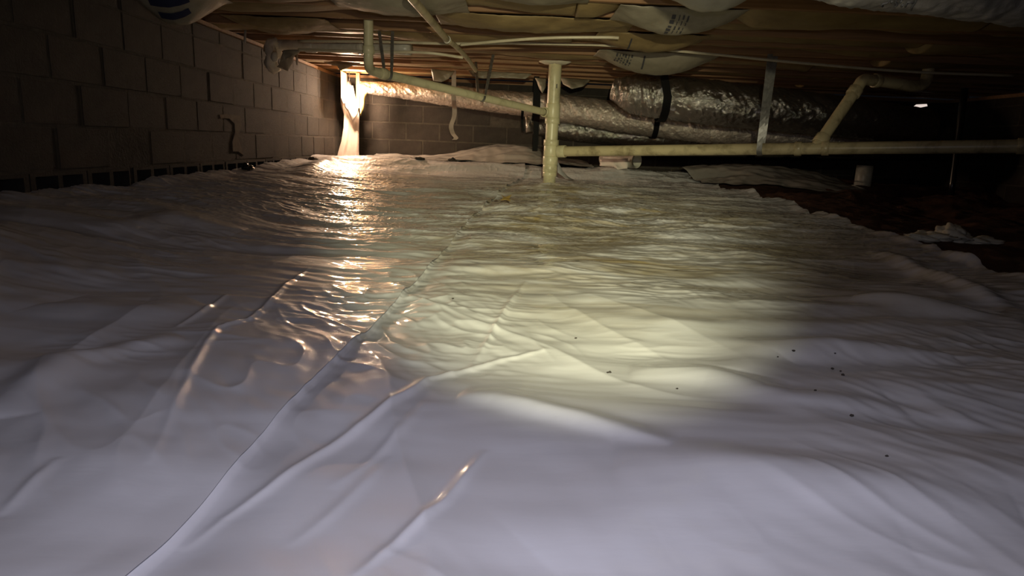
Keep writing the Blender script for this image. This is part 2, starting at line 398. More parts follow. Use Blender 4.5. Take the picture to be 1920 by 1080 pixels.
# ------------------------------------------------------------------ the plastic liner: two lapped sheets
seam_px = [(190, 1130), (240, 1080), (480, 830), (720, 590), (870, 425), (925, 370), (985, 315)]
seam = [on_ground(*p) for p in seam_px]
sy = np.array([p.y for p in seam]); sx_ = np.array([p.x for p in seam])
def seam_x(y): 
    y = np.asarray(y, float); return np.interp(y, sy, sx_) + np.where(y < sy[0], (y - sy[0]) * (sx_[1] - sx_[0]) / (sy[1] - sy[0] + 1e-9), 0)
def ridge(X, Y, H, px, amp, wid, sharp=1.0, skew=0.0):
    q = np.array([(p.x, p.y) for p in px])
    if not ((X.min() < q[:, 0].max() + 0.4) and (X.max() > q[:, 0].min() - 0.4)): return
    d = np.full(X.shape, 9.0); sgn = np.zeros(X.shape); tt = np.zeros(X.shape); L = 0
    seg = np.linalg.norm(np.diff(q, axis=0), axis=1); tot = seg.sum()
    for i in range(len(q) - 1):
        a, b = q[i], q[i + 1]; ab = b - a; l2 = ab.dot(ab)
        t = np.clip(((X - a[0]) * ab[0] + (Y - a[1]) * ab[1]) / l2, 0, 1)
        dx = X - a[0] - t * ab[0]; dy = Y - a[1] - t * ab[1]; dd = np.hypot(dx, dy)
        c = (ab[0] * dy - ab[1] * dx); mk = dd < d
        d = np.where(mk, dd, d); sgn = np.where(mk, np.sign(c), sgn); tt = np.where(mk, (L + t * seg[i]) / tot, tt); L += seg[i]
    taper = np.sin(np.pi * np.clip(tt, 0.0, 1.0)) ** 0.6
    ww = wid * (1 + skew * sgn)
    H += amp * taper * np.exp(-(d / ww) ** (2 * sharp))
RIDGES = [
    ([(340, 1000), (420, 945), (500, 905), (590, 850), (650, 815), (720, 775), (770, 745), (800, 722), (860, 700), (940, 672), (1030, 655)], 0.0085, 0.0095, 0.8, 0.15),
    ([(660, 1090), (720, 1035), (770, 990), (830, 940), (870, 890), (910, 845)], 0.0062, 0.0080, 0.8, 0.1),
    ([(880, 695), (905, 655), (930, 610), (955, 570), (985, 530)], 0.0065, 0.0090, 0.8, 0.1),
    ([(280, 880), (320, 800), (345, 745), (362, 705), (385, 660), (410, 628), (470, 604), (505, 575), (540, 535), (580, 505)], 0.0070, 0.0085, 0.8, 0.1),
    ([(325, 625), (375, 598), (400, 580), (430, 560)], 0.0070, 0.0085, 0.8, 0.0),
    ([(0, 790), (70, 735), (130, 690), (230, 660), (340, 640)], 0.022, 0.045, 1.0, 0.0),
    ([(860, 750), (930, 762), (1010, 785), (1090, 805), (1170, 828), (1260, 850)], 0.016, 0.030, 1.0, 0.3),
    ([(620, 905), (690, 860), (760, 800), (800, 760)], 0.003, 0.010, 0.9, 0.0),
    ([(540, 1010), (620, 950), (690, 890), (730, 850)], 0.0025, 0.010, 0.9, 0.0),
    ([(0, 960), (60, 905), (110, 868)], 0.004, 0.010, 0.9, 0.0),
    ([(1000, 1030), (1200, 960), (1420, 985), (1700, 1030)], 0.008, 0.09, 1.0, 0.0),
    ([(1180, 690), (1330, 705), (1480, 745), (1680, 755)], 0.022, 0.06, 1.0, 0.0),
    ([(1380, 690), (1440, 660), (1560, 655), (1780, 668)], 0.028, 0.07, 1.0, 0.0),
    ([(1150, 870), (1350, 890), (1550, 925), (1760, 950), (1920, 985)], 0.020, 0.075, 1.0, 0.0),
    ([(1600, 560), (1720, 580), (1850, 600), (1920, 610)], 0.025, 0.08, 1.0, 0.0),
    ([(1640, 470), (1760, 520), (1850, 560), (1930, 590)], 0.030, 0.05, 1.0, 0.0),
    ([(120, 560), (260, 590), (380, 575)], 0.02, 0.10, 1.0, 0.0),
    ([(180, 430), (330, 418), (450, 440)], 0.03, 0.10, 1.0, 0.0),
    ([(560, 330), (620, 300), (650, 300)], 0.04, 0.10, 1.0, 0.0),
]
RIDGES = [([on_ground(*p) for p in r[0]],) + r[1:] for r in RIDGES]
def liner_z(X, Y):
    H = ground(X, Y)
    wx = X + 0.10 * pn(X * 1.5, Y * 1.5, 3); wy = Y + 0.10 * pn(X * 1.5 + 9, Y * 1.5, 4)
    far = sm(0.6, 4.5, Y)
    # broad swells
    H = H + (0.030 + 0.010 * far) * pn(wx * 1.1, wy * 2.3, 11) + 0.016 * pn(wx * 2.3, wy * 5.0, 12)
    # mid folds, lying across the sheet in the distance and along it near by
    H = H + (0.004 + 0.012 * far) * pn(wx * 3.0, wy * 10.0, 13)
    H = H + 0.0040 * pn((wx - 0.35 * wy) * 7.0, (wy + 0.35 * wx) * 5.0, 23) * (1 - 0.6 * far) + 0.0022 * pn((wx - 0.6 * wy) * 15.0, (wy + 0.6 * wx) * 8.0, 24) * np.clip(0.3 + 1.6 * pn(X * 1.1, Y * 1.4, 25), 0, 1)
    fold = (1 - np.abs(pn((wx + 0.55 * wy) * 2.2, (wy - 0.55 * wx) * 0.75, 14) * 2.0)) 
    fold = np.clip(fold, 0, 1) ** 6
    nearleft = (1 - sm(1.0, 2.8, Y)) * (1 - sm(0.0, 0.7, X))
    H = H + 0.006 * fold * (0.25 + nearleft)
    # small puckers
    puck = pn(wx * 9, wy * 26, 15); mask = np.clip(0.35 + 1.6 * pn(X * 1.3, Y * 1.3, 16), 0, 1)
    H = H + (0.0014 + 0.0060 * sm(1.0, 3.0, Y)) * puck * mask
    sx0 = seam_x(Y); ds = X - sx0
    near_seam = np.exp(-(ds / 0.35) ** 2) * sm(1.0, 1.9, Y) * (1 - 0.7 * sm(4.6, 6.0, Y))
    H = H + 0.0045 * near_seam * pn(wx * 7 - 2.5 * wy, wy * 22 + 5 * wx, 17)
    nz = (1 - sm(1.6, 2.8, Y))
    m2 = np.clip(0.25 + 1.9 * pn(X * 1.6 + 4, Y * 1.6, 26), 0, 1)
    rr = np.clip(1 - np.abs(pn((wx + 0.75 * wy) * 9, (wy - 0.75 * wx) * 3.2, 27) * 2.4), 0, 1) ** 3
    H = H + 0.0048 * rr * m2 * nz * (1 - 0.7 * sm(0.3, 1.0, X))
    H = H + 0.0028 * pn((wx + 0.75 * wy) * 30, (wy - 0.75 * wx) * 9, 28) * m2 * nz
    H = H + 0.0085 * pn(wx * 2.6 + 0.9 * wy, wy * 8.0, 29) * nz * sm(0.1, 0.9, X)
    m3_ = np.clip(0.2 + 1.8 * pn(X * 2.1 + 7, Y * 2.1, 30), 0, 1) * sm(1.0, 1.5, Y) * (1 - 0.5 * sm(4.5, 6, Y))
    H = H + 0.0034 * np.clip(1 - np.abs(pn(wx * 6.5 + 1.5 * wy, wy * 19, 34) * 2.2), 0, 1) ** 2.5 * m3_
    # sharp creases out in the wet middle
    cr = 1 - np.abs(pn(wx * 5.5, wy * 12, 18) * 2.2); cr = np.clip(cr, 0, 1) ** 5
    H = H + 0.006 * cr * sm(2.0, 3.6, Y) * np.clip(0.5 + 1.8 * pn(X * 0.9, Y * 0.9, 19), 0, 1)
    cr2 = 1 - np.abs(pn(wx * 16, wy * 34, 20) * 2.2); cr2 = np.clip(cr2, 0, 1) ** 4
    H = H + 0.0026 * cr2 * sm(2.2, 3.4, Y)
    # fine stretch lines fanning below the middle hump
    H = H + 0.0026 * pn((wx * 1.0 + 0.25 * wy) * 24, wy * 3.0, 21) * (1 - sm(0.9, 1.9, Y)) * np.clip(0.2 + 1.8 * pn(X * 1.7, Y * 1.7, 22), 0, 1)
    for r in RIDGES: ridge(X, Y, H, *r)
    return H
ny = 960
tt = np.linspace(0, 1, ny); YR = 0.32 + (7.45 - 0.32) * (0.42 * tt + 0.58 * tt ** 1.9)
def sheet(name, side):
    nu = 520 if side == 'L' else 600
    u = np.linspace(0, 1, nu)[None, :]; u = 0.45 * u + 0.55 * (1 - (1 - u) ** 2) if side == 'L' else 0.45 * u + 0.55 * u ** 2; Yg = np.repeat(YR[:, None], nu, 1); sxx = seam_x(YR)[:, None]
    if side == 'L':
        x0 = XL + 0.03 + 0.025 * pn(YR * 2.1, YR * 0, 41)[:, None]; x1 = sxx
    else:
        x0 = sxx - 0.10; x1 = (2.04 + 0.10 * pn(YR * 1.2, YR * 0 + 2, 42) + 0.05 * pn(YR * 4, YR * 0 + 2, 43) + 0.03 * pn(YR * 9, YR * 0, 44))[:, None]
    Xg = x0 + (x1 - x0) * u
    Zg = liner_z(Xg, Yg); d = Xg - sxx
    if side == 'L':
        Zg = Zg + 0.0030 * sm(-0.06, 0.0, d)
        # edge lapped up against the wall, unevenly
        e = sm(0.16, 0.0, Xg - x0); Zg = Zg + e * (0.015 + 0.03 * pn(Yg * 3.0, Yg * 0, 45))
    else:
        Zg = Zg - 0.012 * np.exp(-(np.clip(d - 0.01, 0, 9) / 0.06) ** 2) * sm(-0.02, 0.005, d) - 0.0012
        ed = x1 - Xg; Zg = Zg + np.exp(-(ed / 0.05) ** 2) * (0.012 + 0.05 * pn(Yg * 5, Yg * 0, 46))
        Zg = np.maximum(Zg, -1)
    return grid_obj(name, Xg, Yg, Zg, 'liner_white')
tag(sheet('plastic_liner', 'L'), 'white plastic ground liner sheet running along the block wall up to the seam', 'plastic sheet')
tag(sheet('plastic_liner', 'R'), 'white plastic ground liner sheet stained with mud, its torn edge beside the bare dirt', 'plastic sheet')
def lz(x, y): return float(liner_z(np.array([[x]]), np.array([[y]]))[0, 0])

# grey sheet heaped against the far wall
a = P(690, 300, 7.75); b = P(1100, 290, 7.75)
X, Y = np.meshgrid(np.linspace(a.x, b.x + 0.05, 160), np.linspace(7.40, 8.24, 90))
hump = 0.155 * np.exp(-((X - P(985, 280, 7.9).x) / 0.42) ** 2) * sm(7.45, 8.0, Y) + 0.10 * np.exp(-((X - P(900, 280, 7.9).x) / 0.35) ** 2) * sm(7.55, 8.05, Y)
Z = 0.30 + hump + 0.03 * pn(X * 3, Y * 5, 51) + 0.012 * pn(X * 9, Y * 12, 52) + 0.02 * sm(7.9, 8.2, Y)
Zl = liner_z(X, Y) + 0.005; wl_ = 1 - sm(7.46, 7.56, Y); Z = np.where(Zl > Z, Z + (Zl - Z) * wl_, Z)
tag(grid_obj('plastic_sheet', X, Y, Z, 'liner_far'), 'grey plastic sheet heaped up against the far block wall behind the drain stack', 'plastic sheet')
# loose sheet on the dirt to the right
a = P(1300, 310, 6.9); b = P(1610, 310, 6.9)
U, Vv = np.meshgrid(np.linspace(0, 1, 110), np.linspace(0, 1, 60))
X = a.x + (b.x - a.x) * U + 0.05 * np.sin(Vv * 5); Y = 6.45 + 0.95 * Vv + 0.10 * np.sin(U * 6.0) + 0.35 * (U - 0.5) ** 2
Z = ground(X, Y) + 0.045 + 0.09 * np.sin(np.pi * U) ** 0.7 * sm(0.0, 0.5, Vv) + 0.03 * pn(X * 3, Y * 4, 55) + 0.012 * pn(X * 9, Y * 11, 56)
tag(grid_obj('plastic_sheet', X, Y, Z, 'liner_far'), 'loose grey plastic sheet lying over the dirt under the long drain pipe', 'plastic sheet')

# ------------------------------------------------------------------ drain stack
base = P(1030, 338, 6.2); SX, SY_ = base.x, base.y
def zs(py): return P(1033, py, 6.2).z
st = empty('drain_stack', (SX, SY_, zs(340)))
tag(st, 'cream vertical plastic drain stack standing through the white liner', 'pipe')
vert = lambda z0, z1: [(SX, SY_, z0 + (z1 - z0) * i / 6) for i in range(7)]
tube('pipe', vert(zs(345), ZJ + 0.05), 0.0570, 36, 'pvc_cream', st)
def hub(y0, y1, r, nm='coupling'):
    ring(nm, (SX, SY_, (zs(y0) + zs(y1)) / 2), (0, 0, 1), r, zs(y0) - zs(y1), 'pvc_cream', st)
hub(194, 221, 0.0625, 'tee_body'); hub(221, 232, 0.0655, 'tee_hub'); hub(262, 273, 0.0675, 'tee_hub'); hub(273, 293, 0.0635, 'tee_body')
hub(293, 309, 0.0675, 'tee_hub'); hub(309, 322, 0.0640); hub(322, 331, 0.0615)
V = [(SX - 0.006, SY_ - 0.0580, zs(166)), (SX + 0.004, SY_ - 0.0580, zs(166)), (SX + 0.004, SY_ - 0.0580, zs(158)), (SX - 0.006, SY_ - 0.0580, zs(158))]
sub(obj('printed_mark', [(x + 0.02, y + 0.003, z) for x, y, z in V], [(0, 1, 2, 3)], 'ink', smooth=False), st)
# flap of torn liner lifting at its foot
a = on_ground(1045, 340)
U, Vv = np.meshgrid(np.linspace(0, 1, 24), np.linspace(0, 1, 14))
X = SX + 0.066 + 0.21 * U; Y = SY_ - 0.10 + 0.10 * Vv; Z = 0.195 + 0.17 * (1 - U) ** 2.5 * (0.4 + 0.6 * Vv) + 0.004
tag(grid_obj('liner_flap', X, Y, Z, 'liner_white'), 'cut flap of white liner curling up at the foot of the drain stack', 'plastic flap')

def pipe_thing(name, label, path, r, mat, n=2, cat='pipe', rings=()):
    root = empty(name, path[0]); tag(root, label, cat)
    tube('pipe', path, r, 28, mat, root)
    for (c, ax, rr, ln) in rings: ring('coupling', c, ax, rr, ln, mat, root)
    return root
# long lateral drain
A = P(1046, 284, 6.16); B = P(1925, 274, 4.42); D = (B - A); Bx = A + D * 1.30
A0 = Vector((SX, SY_, A.z + 0.003)) + (A - Vector((SX, SY_, A.z))).normalized() * 0.05
L1 = pipe_thing('lateral_drain', 'long stained cream drain pipe running level from the stack foot tee over the dirt', [A + D * (i / 40 * 1.3) for i in range(41)], 0.0445, 'pvc_stained')
def at_x(px):                                          # the point of the lateral under that column
    best = min((i / 400.0 for i in range(520)), key=lambda t: abs(((A + D * t) - CAM).dot(RIGHT) / ((A + D * t) - CAM).dot(FWD) * FPX + 960 - px)); return A + D * best
ring('hub', A + D * 0.012, D, 0.052, 0.075, 'pvc_cream', L1); ring('coupling', at_x(1497), D, 0.0505, 0.05, 'pvc_stained', L1); ring('coupling', at_x(1548), D, 0.0505, 0.05, 'pvc_stained', L1)
ring('coupling', at_x(1915), D, 0.0500, 0.05, 'pvc_stained', L1)
# riser wye
w0 = at_x(1528); w1 = P(1612, 158, 5.25); w2 = P(1640, 150, 5.32); w3 = P(1722, 160, 5.45); w4 = P(1738, 138, 5.5)
V1 = pipe_thing('vent_riser', 'slanting cream riser pipe with elbows rising from the long drain to the joists', spline([w0, w0.lerp(w1, 0.5), w0.lerp(w1, 0.93), P(1618, 151, 5.27), P(1634, 150, 5.3), P(1680, 156, 5.38), P(1715, 162, 5.44), P(1732, 157, 5.48), P(1739, 140, 5.5), Vector((P(1739, 140, 5.5).x, 5.5, ZJ + 0.03))], 90), 0.0430, 'pvc_stained')
ring('hub', w0.lerp(w1, 0.13), (w1 - w0), 0.052, 0.07, 'pvc_stained', V1); ring('hub', w0.lerp(w1, 0.88), (w1 - w0), 0.050, 0.06, 'pvc_stained', V1)
ring('hub', P(1643, 151.5, 5.315), P(1680, 156, 5.38) - P(1640, 150, 5.3), 0.050, 0.05, 'pvc_stained', V1)
# branch from the left
b0 = P(1024, 211, 6.18); b1 = P(712, 137, 4.66); b2 = P(691, 118, 4.55); b3 = P(691, 100, 4.53)
b4 = Vector((b3.x, b3.y, ZJ + 0.04))
pth = [b0.lerp(b1, i / 30) for i in range(31)] + [tuple(v) for v in spline([b1, b1.lerp(b0, -0.02) + Vector((-0.025, -0.02, 0.010)), b2, b3, b3.lerp(b4, 0.5), b4], 40)[1:]]
B1 = pipe_thing('branch_drain', 'thin cream branch pipe sloping from a ceiling elbow down to the stack tee', pth, 0.0305, 'pvc_cream')
ring('hub', b0.lerp(b1, 0.006), b1 - b0, 0.041, 0.055, 'pvc_cream', B1); ring('hub', b0.lerp(b1, 0.985), b1 - b0, 0.0355, 0.05, 'pvc_cream', B1); ring('hub', b3 + Vector((0, 0, 0.02)), (0, 0, 1), 0.0355, 0.05, 'pvc_cream', B1)
# thin supply pipe overhead
c0 = P(765, -12, 3.25); c1_ = P(838, 74, 4.45)
C1 = pipe_thing('supply_pipe', 'narrow tan pipe slanting under the joists with a white end collar', [c0.lerp(c1_, i / 20) for i in range(21)], 0.0205, 'pvc_stained')
ring('end_collar', c1_, c1_ - c0, 0.0225, 0.018, 'pvc_white', C1)
pth = spline([P(841, 76, 4.48), P(858, 90, 4.80), P(878, 112, 5.30), P(892, 132, 5.83)], 40)
tube('lower_pipe', pth, 0.0170, 18, 'pvc_stained', C1)
# grey pipe through the left wall
d0 = P(512, 84, 5.62); d1 = P(768, 92, 5.00)
Dp = pipe_thing('waste_pipe', 'grey-white waste pipe leaving the left wall under the joists', [d0.lerp(d1, i / 20) for i in range(21)], 0.0430, 'pvc_white')
ring('coupling', d0.lerp(d1, 0.30), d1 - d0, 0.0480, 0.09, 'pvc_white', Dp); ring('coupling', d0.lerp(d1, 0.68), d1 - d0, 0.0480, 0.05, 'pvc_white', Dp)
# white wrap bunched round that pipe at the wall
def wr(u, th): return 0.016 * np.sin(th * 5 + u * 9) + 0.012 * np.cos(th * 9 - u * 14)
wc = P(512, 104, 5.55)
cp = [wc + Vector((0.012 * math.sin(i), 0.105 * math.cos(i * 2 * math.pi / 28) * 0.55, 0.095 * math.sin(i * 2 * math.pi / 28))) for i in range(26)]
cw = empty('pipe_wrap', wc); tag(cw, 'bunched white insulation wrap around the waste pipe at the left wall', 'insulation')
tube('roll', cp, 0.042, 20, 'fibreglass', cw, disp=lambda u, th: 0.006 * np.sin(th * 4 + u * 30) + 0.004 * np.sin(th * 7 - u * 47))
cc = P(516, 106, 5.42); tube('tied_end', [cc + Vector((0, 0, 0.035)), cc + Vector((0, -0.012, 0.012)), cc + Vector((0, -0.014, -0.012)), cc + Vector((0, -0.004, -0.036))], [0.016, 0.026, 0.030, 0.018], 16, 'fibreglass', cw)

def flap(name, label, pts, mat, cat='paper flap', bulge=0.03, group=None, n=10, root=None):
    """A limp torn sheet: a filled outline given in 3-D, curved and 2 mm thick."""
    p = np.array([tuple(v) for v in pts], float); c = p.mean(0); rings_ = []
    V = [c + np.array([0, -bulge, 0])]; m = len(p); F = []
    dense = []
    for i in range(m):
        for j in range(4): dense.append(p[i] + (p[(i + 1) % m] - p[i]) * j / 4)
    dense = np.array(dense); m = len(dense); K = 6
    for kk in range(1, K + 1):
        s_ = kk / K
        q = c + (dense - c) * s_; q[:, 1] -= bulge * (1 - s_ ** 2)
        q[:, 1] += 0.012 * np.sin(q[:, 0] * 47 + q[:, 2] * 31); V += list(q)
    for j in range(m): F.append((0, 1 + j, 1 + (j + 1) % m))
    for kk in range(K - 1):
        for j in range(m):
            a_ = 1 + kk * m + j; b_ = 1 + kk * m + (j + 1) % m; F.append((a_, a_ + m, b_ + m, b_))
    o = obj(name, V, F, mat)
    md = o.modifiers.new('thickness', 'SOLIDIFY'); md.thickness = 0.002; md.offset = 0
    if root is not None: return sub(o, root)
    return tag(o, label, cat, group)
flap('wrap_tail', '', [P(530, 94, 5.35), P(567, 92, 5.3), P(552, 106, 5.35), P(541, 134, 5.5), P(519, 125, 5.5), P(527, 112, 5.4)], 'white_paper', root=cw)

# ------------------------------------------------------------------ tubes and cables under the joists
def cable(name, label, px, r, mat='pex_tube', cat='tube'):
    return tag(tube(name, spline([P(*q) for q in px], 110), r, 12, mat), label, cat)
cable('water_tube', 'long pale water tube strung under the joists above the stack', [(560, 77, 5.25), (700, 78, 4.98), (850, 82, 4.80), (960, 81, 4.80), (1060, 83, 4.92), (1150, 86, 4.95), (1330, 101, 4.97), (1480, 116, 5.0), (1700, 134, 5.1), (1900, 142, 5.2)], 0.0095)
cable('water_tube', 'short pale water tube below the grey waste pipe', [(560, 93, 5.28), (700, 97, 5.02), (800, 99, 4.92), (868, 108, 4.98)], 0.0100)
cable('water_tube', 'pale water tube bowed upwards beside the long tube', [(864, 84, 4.72), (940, 77, 4.55), (1030, 71, 4.45), (1130, 70, 4.42), (1160, 71, 4.42)], 0.0095)

# ------------------------------------------------------------------ metal strap hangers
def joist_point(px, py):                               # where that sight line meets the underside of the joists
    r = ray(px, py); return CAM + r * ((ZJ + 0.004 - CAM.z) / r.z)
def hanger(label, c, axis, r, top_front, top_back, w_, mat='galvanised'):
    """One strap nailed up twice: down in front of the pipe, under it, and up behind it."""
    c = Vector(c); ax = Vector(axis).normalized(); sd_ = ax.cross(Vector((0, 0, 1))).normalized()
    if sd_.y > 0: sd_ = -sd_                           # towards the room's near end
    up_ = sd_.cross(ax).normalized()
    if up_.z < 0: up_ = -up_
    rr = r + 0.0030
    if ax.dot(RIGHT) < 0: ax = -ax
    root = empty('pipe_hanger', (c.x, c.y, c.z - rr)); tag(root, label, 'strap')
    wd = ax
    f0 = c + sd_ * rr; b0_ = c - sd_ * rr
    for t0 in ((top_front, f0), (top_back, b0_)):      # the strap twists flat to the joist on its way up
        tw = [tuple(Vector((1, 0, 0)).lerp(ax, float(sm(0.55, 1.0, i / 14))).normalized()) for i in range(15)]
        ribbon('strap', [t0[0].lerp(t0[1], i / 14) for i in range(15)], np.array(tw), w_, mat, 0.003, root)
    ribbon('cradle', [c + sd_ * (rr * math.cos(a_)) - up_ * (rr * math.sin(a_)) for a_ in np.linspace(0, math.pi, 17)], wd, w_, mat, 0.003, root)
    return root
def on_branch(px):
    t = min((i / 600.0 for i in range(601)), key=lambda t: abs((b0.lerp(b1, t) - CAM).dot(RIGHT) / (b0.lerp(b1, t) - CAM).dot(FWD) * FPX + 960 - px)); return b0.lerp(b1, t)
hanger('perforated metal hanger on the branch pipe near its ceiling elbow', on_branch(728), b1 - b0, 0.0305, Vector((P(736, 66, 4.90).x, 4.90, ZJ + 0.004)), Vector((P(711, 66, 4.95).x, 4.95, ZJ + 0.004)), 0.022)
hanger('perforated metal hanger halfway along the branch pipe', on_branch(903), b1 - b0, 0.0305, joist_point(925, 102), joist_point(892, 116), 0.024)
q = at_x(1426); tq = Vector((q.x, q.y, ZJ + 0.004)); sq = D.cross(Vector((0, 0, 1))).normalized() * 0.046
if sq.y > 0: sq = -sq
hanger('long metal strap hanger holding up the lateral drain', q, D, 0.0445, tq + sq, tq - sq + D.normalized() * 0.02, 0.040)

# ------------------------------------------------------------------ insulated ducts
def duct(name, label, path, rads, n, mat, seed, amp=0.014, segs=64):
    p = spline(path, n); r = np.interp(np.linspace(0, 1, n), np.linspace(0, 1, len(rads)), rads)
    L = float(np.linalg.norm(np.diff(p, axis=0), axis=1).sum())
    def dsp(u, th):
        uu = u * L + 0 * th; cx = np.cos(th) + 0 * u; sx = np.sin(th) + 0 * u
        return amp * (pn(uu * 9 + cx * 1.5, sx * 2.2 + uu * 2, seed) + 0.9 * (0.5 - np.abs(pn(uu * 14 + cx * 3, sx * 4 + cx * 2 - uu * 5, seed + 1))) + 0.5 * pn(uu * 34 + cx * 5, sx * 7, seed + 2) - 0.35)
    return tag(tube(name, p, r, segs, mat, disp=dsp), label, 'duct')
duct('insulated_duct', 'large silver insulated duct with a rounded end hung below the joists by a black strap', [P(1150, 166, 6.62), P(1190, 176, 6.55), P(1240, 182, 6.5), P(1330, 192, 6.4), P(1450, 205, 6.4), P(1600, 222, 6.5), P(1735, 238, 6.75)], [0.10, 0.185, 0.20, 0.20, 0.195, 0.185, 0.17], 360, 'duct_foil', 61)
duct('insulated_duct', 'long sagging insulated duct from the lamp corner along the far wall', [P(676, 163, 8.03), P(750, 170, 8.0), P(830, 178, 7.95), P(940, 191, 7.9), P(1050, 203, 7.80), P(1150, 218, 7.7), P(1235, 230, 7.62), P(1330, 243, 7.5), P(1420, 248, 7.42), P(1560, 256, 7.4), P(1720, 262, 7.5)], [0.065, 0.085, 0.115, 0.125, 0.15, 0.165, 0.16, 0.15, 0.14, 0.14, 0.14], 560, 'duct_paper_foil', 64, 0.012, 56)
duct('insulated_duct', 'lowest coppery-lit insulated duct lying close to the far wall behind the drain pipe', [P(1000, 236, 8.1), P(1060, 241, 8.1), P(1150, 249, 8.1), P(1300, 258, 8.08), P(1420, 265, 8.05), P(1600, 272, 8.0)], [0.10, 0.13, 0.14, 0.14, 0.14, 0.13], 330, 'duct_foil', 67, 0.012, 48)
Dn = [Vector((0.42, 1.96, 1.13)), Vector((0.62, 1.96, 1.085)), Vector((0.9, 1.98, 1.065)), Vector((1.30, 2.08, 1.065)), Vector((1.70, 2.17, 1.06)), Vector((2.2, 2.28, 1.06)), Vector((2.9, 2.4, 1.07))]
d4 = duct('insulated_duct', 'silver foil duct with black marker writing slung under the joists nearest the dirt edge', Dn, [0.075, 0.125, 0.145, 0.15, 0.15, 0.15, 0.15], 420, 'duct_foil_smooth', 70, 0.009, 80)
# marker writing on that duct (upside down seen from here), strokes laid on its skin
def on_duct(px, py):
    r = ray(px, py); cx_ = np.array([tuple(v) for v in spline(Dn, 200)])
    best = None
    for i in range(400):
        t = 1.5 + i * 0.002; q = CAM + r * (t / r.y); dd = np.linalg.norm(cx_ - np.array(tuple(q)), axis=1).min()
        if dd < 0.151: return q
    return CAM + r * (2.0 / r.y)
strokes = [[(1655, 12), (1653, 9), (1656, 7), (1664, 5), (1667, 2), (1668, -4)], [(1677, 13), (1681, 11), (1682, 7), (1679, 4), (1681, 0), (1678, -5)],
           [(1671, 5), (1673, 2)], [(1690, 12), (1694, 8)], [(1687, 5), (1692, 1)], [(1697, 13), (1700, 8), (1701, 4), (1715, 4)], [(1708, 19), (1710, 13), (1714, 8), (1718, 0), (1720, -6)]]
for s_ in strokes:
    pts = [on_duct(*q) for q in s_]; 
    sub(tube('marker_stroke', pts, 0.0030, 6, 'ink'), d4) if len(pts) > 1 else None

# duct straps
def strap_round(label, cpt, r, w_, mat, tilt=0.0):
    c = Vector(cpt); pts = [(c.x - tilt * (ZJ - c.z), c.y - r, ZJ + 0.01)]
    pts += [(c.x - tilt * (c.z - (c.z)) * 0, c.y + r * math.cos(a_), c.z + r * math.sin(a_)) for a_ in np.linspace(math.pi, 2 * math.pi, 24)]
    pts += [(c.x - tilt * (ZJ - c.z), c.y + r, ZJ + 0.01)]
    return tag(ribbon('duct_strap', pts, (1, 0, 0), w_, mat, 0.004), label, 'strap')
strap_round('wide black strap slung under the large silver duct', P(1242, 183, 6.5), 0.222, 0.075, 'black_strap', 0.30)
strap_round('narrow black strap under the sagging duct below the large one', P(1226, 229, 7.63), 0.178, 0.06, 'black_strap', -0.1)
strap_round('black strap around the sagging duct just left of the drain stack', P(1003, 200, 7.84), 0.168, 0.060, 'black_strap', 0.0)
def hang(label, px, w_, mat, thick=0.004, nm='hanging_strap'):
    return tag(ribbon(nm, spline([P(*q) for q in px], 40), RIGHT, w_, mat, thick), label, 'strap')
hang('black strap end dangling below the sagging duct to the floor beside the stack', [(1008, 165, 7.668), (1008, 200, 7.668), (1006, 235, 7.668), (1004, 265, 7.668), (1003, 283, 7.67)], 0.060, 'black_strap')
hang('short dark strap at the end of the foil scrap', [(980, 206, 7.735), (979, 225, 7.745), (981, 246, 7.755)], 0.030, 'black_strap')
hang('loose pale strap with a curled end hanging from the joist over the far wall', [(851, 132, 7.692), (851, 180, 7.69), (852, 215, 7.69), (846, 236, 7.69), (849, 250, 7.67), (855, 258, 7.63), (852, 262, 7.62)], 0.050, 'grey_strap')
flap('foil_scrap', 'crumpled hanging scrap of shiny foil beside the black strap', [P(984, 213, 7.80), P(1000, 212, 7.79), P(1002, 246, 7.80), P(986, 249, 7.80)], 'duct_foil', 'foil', 0.03)

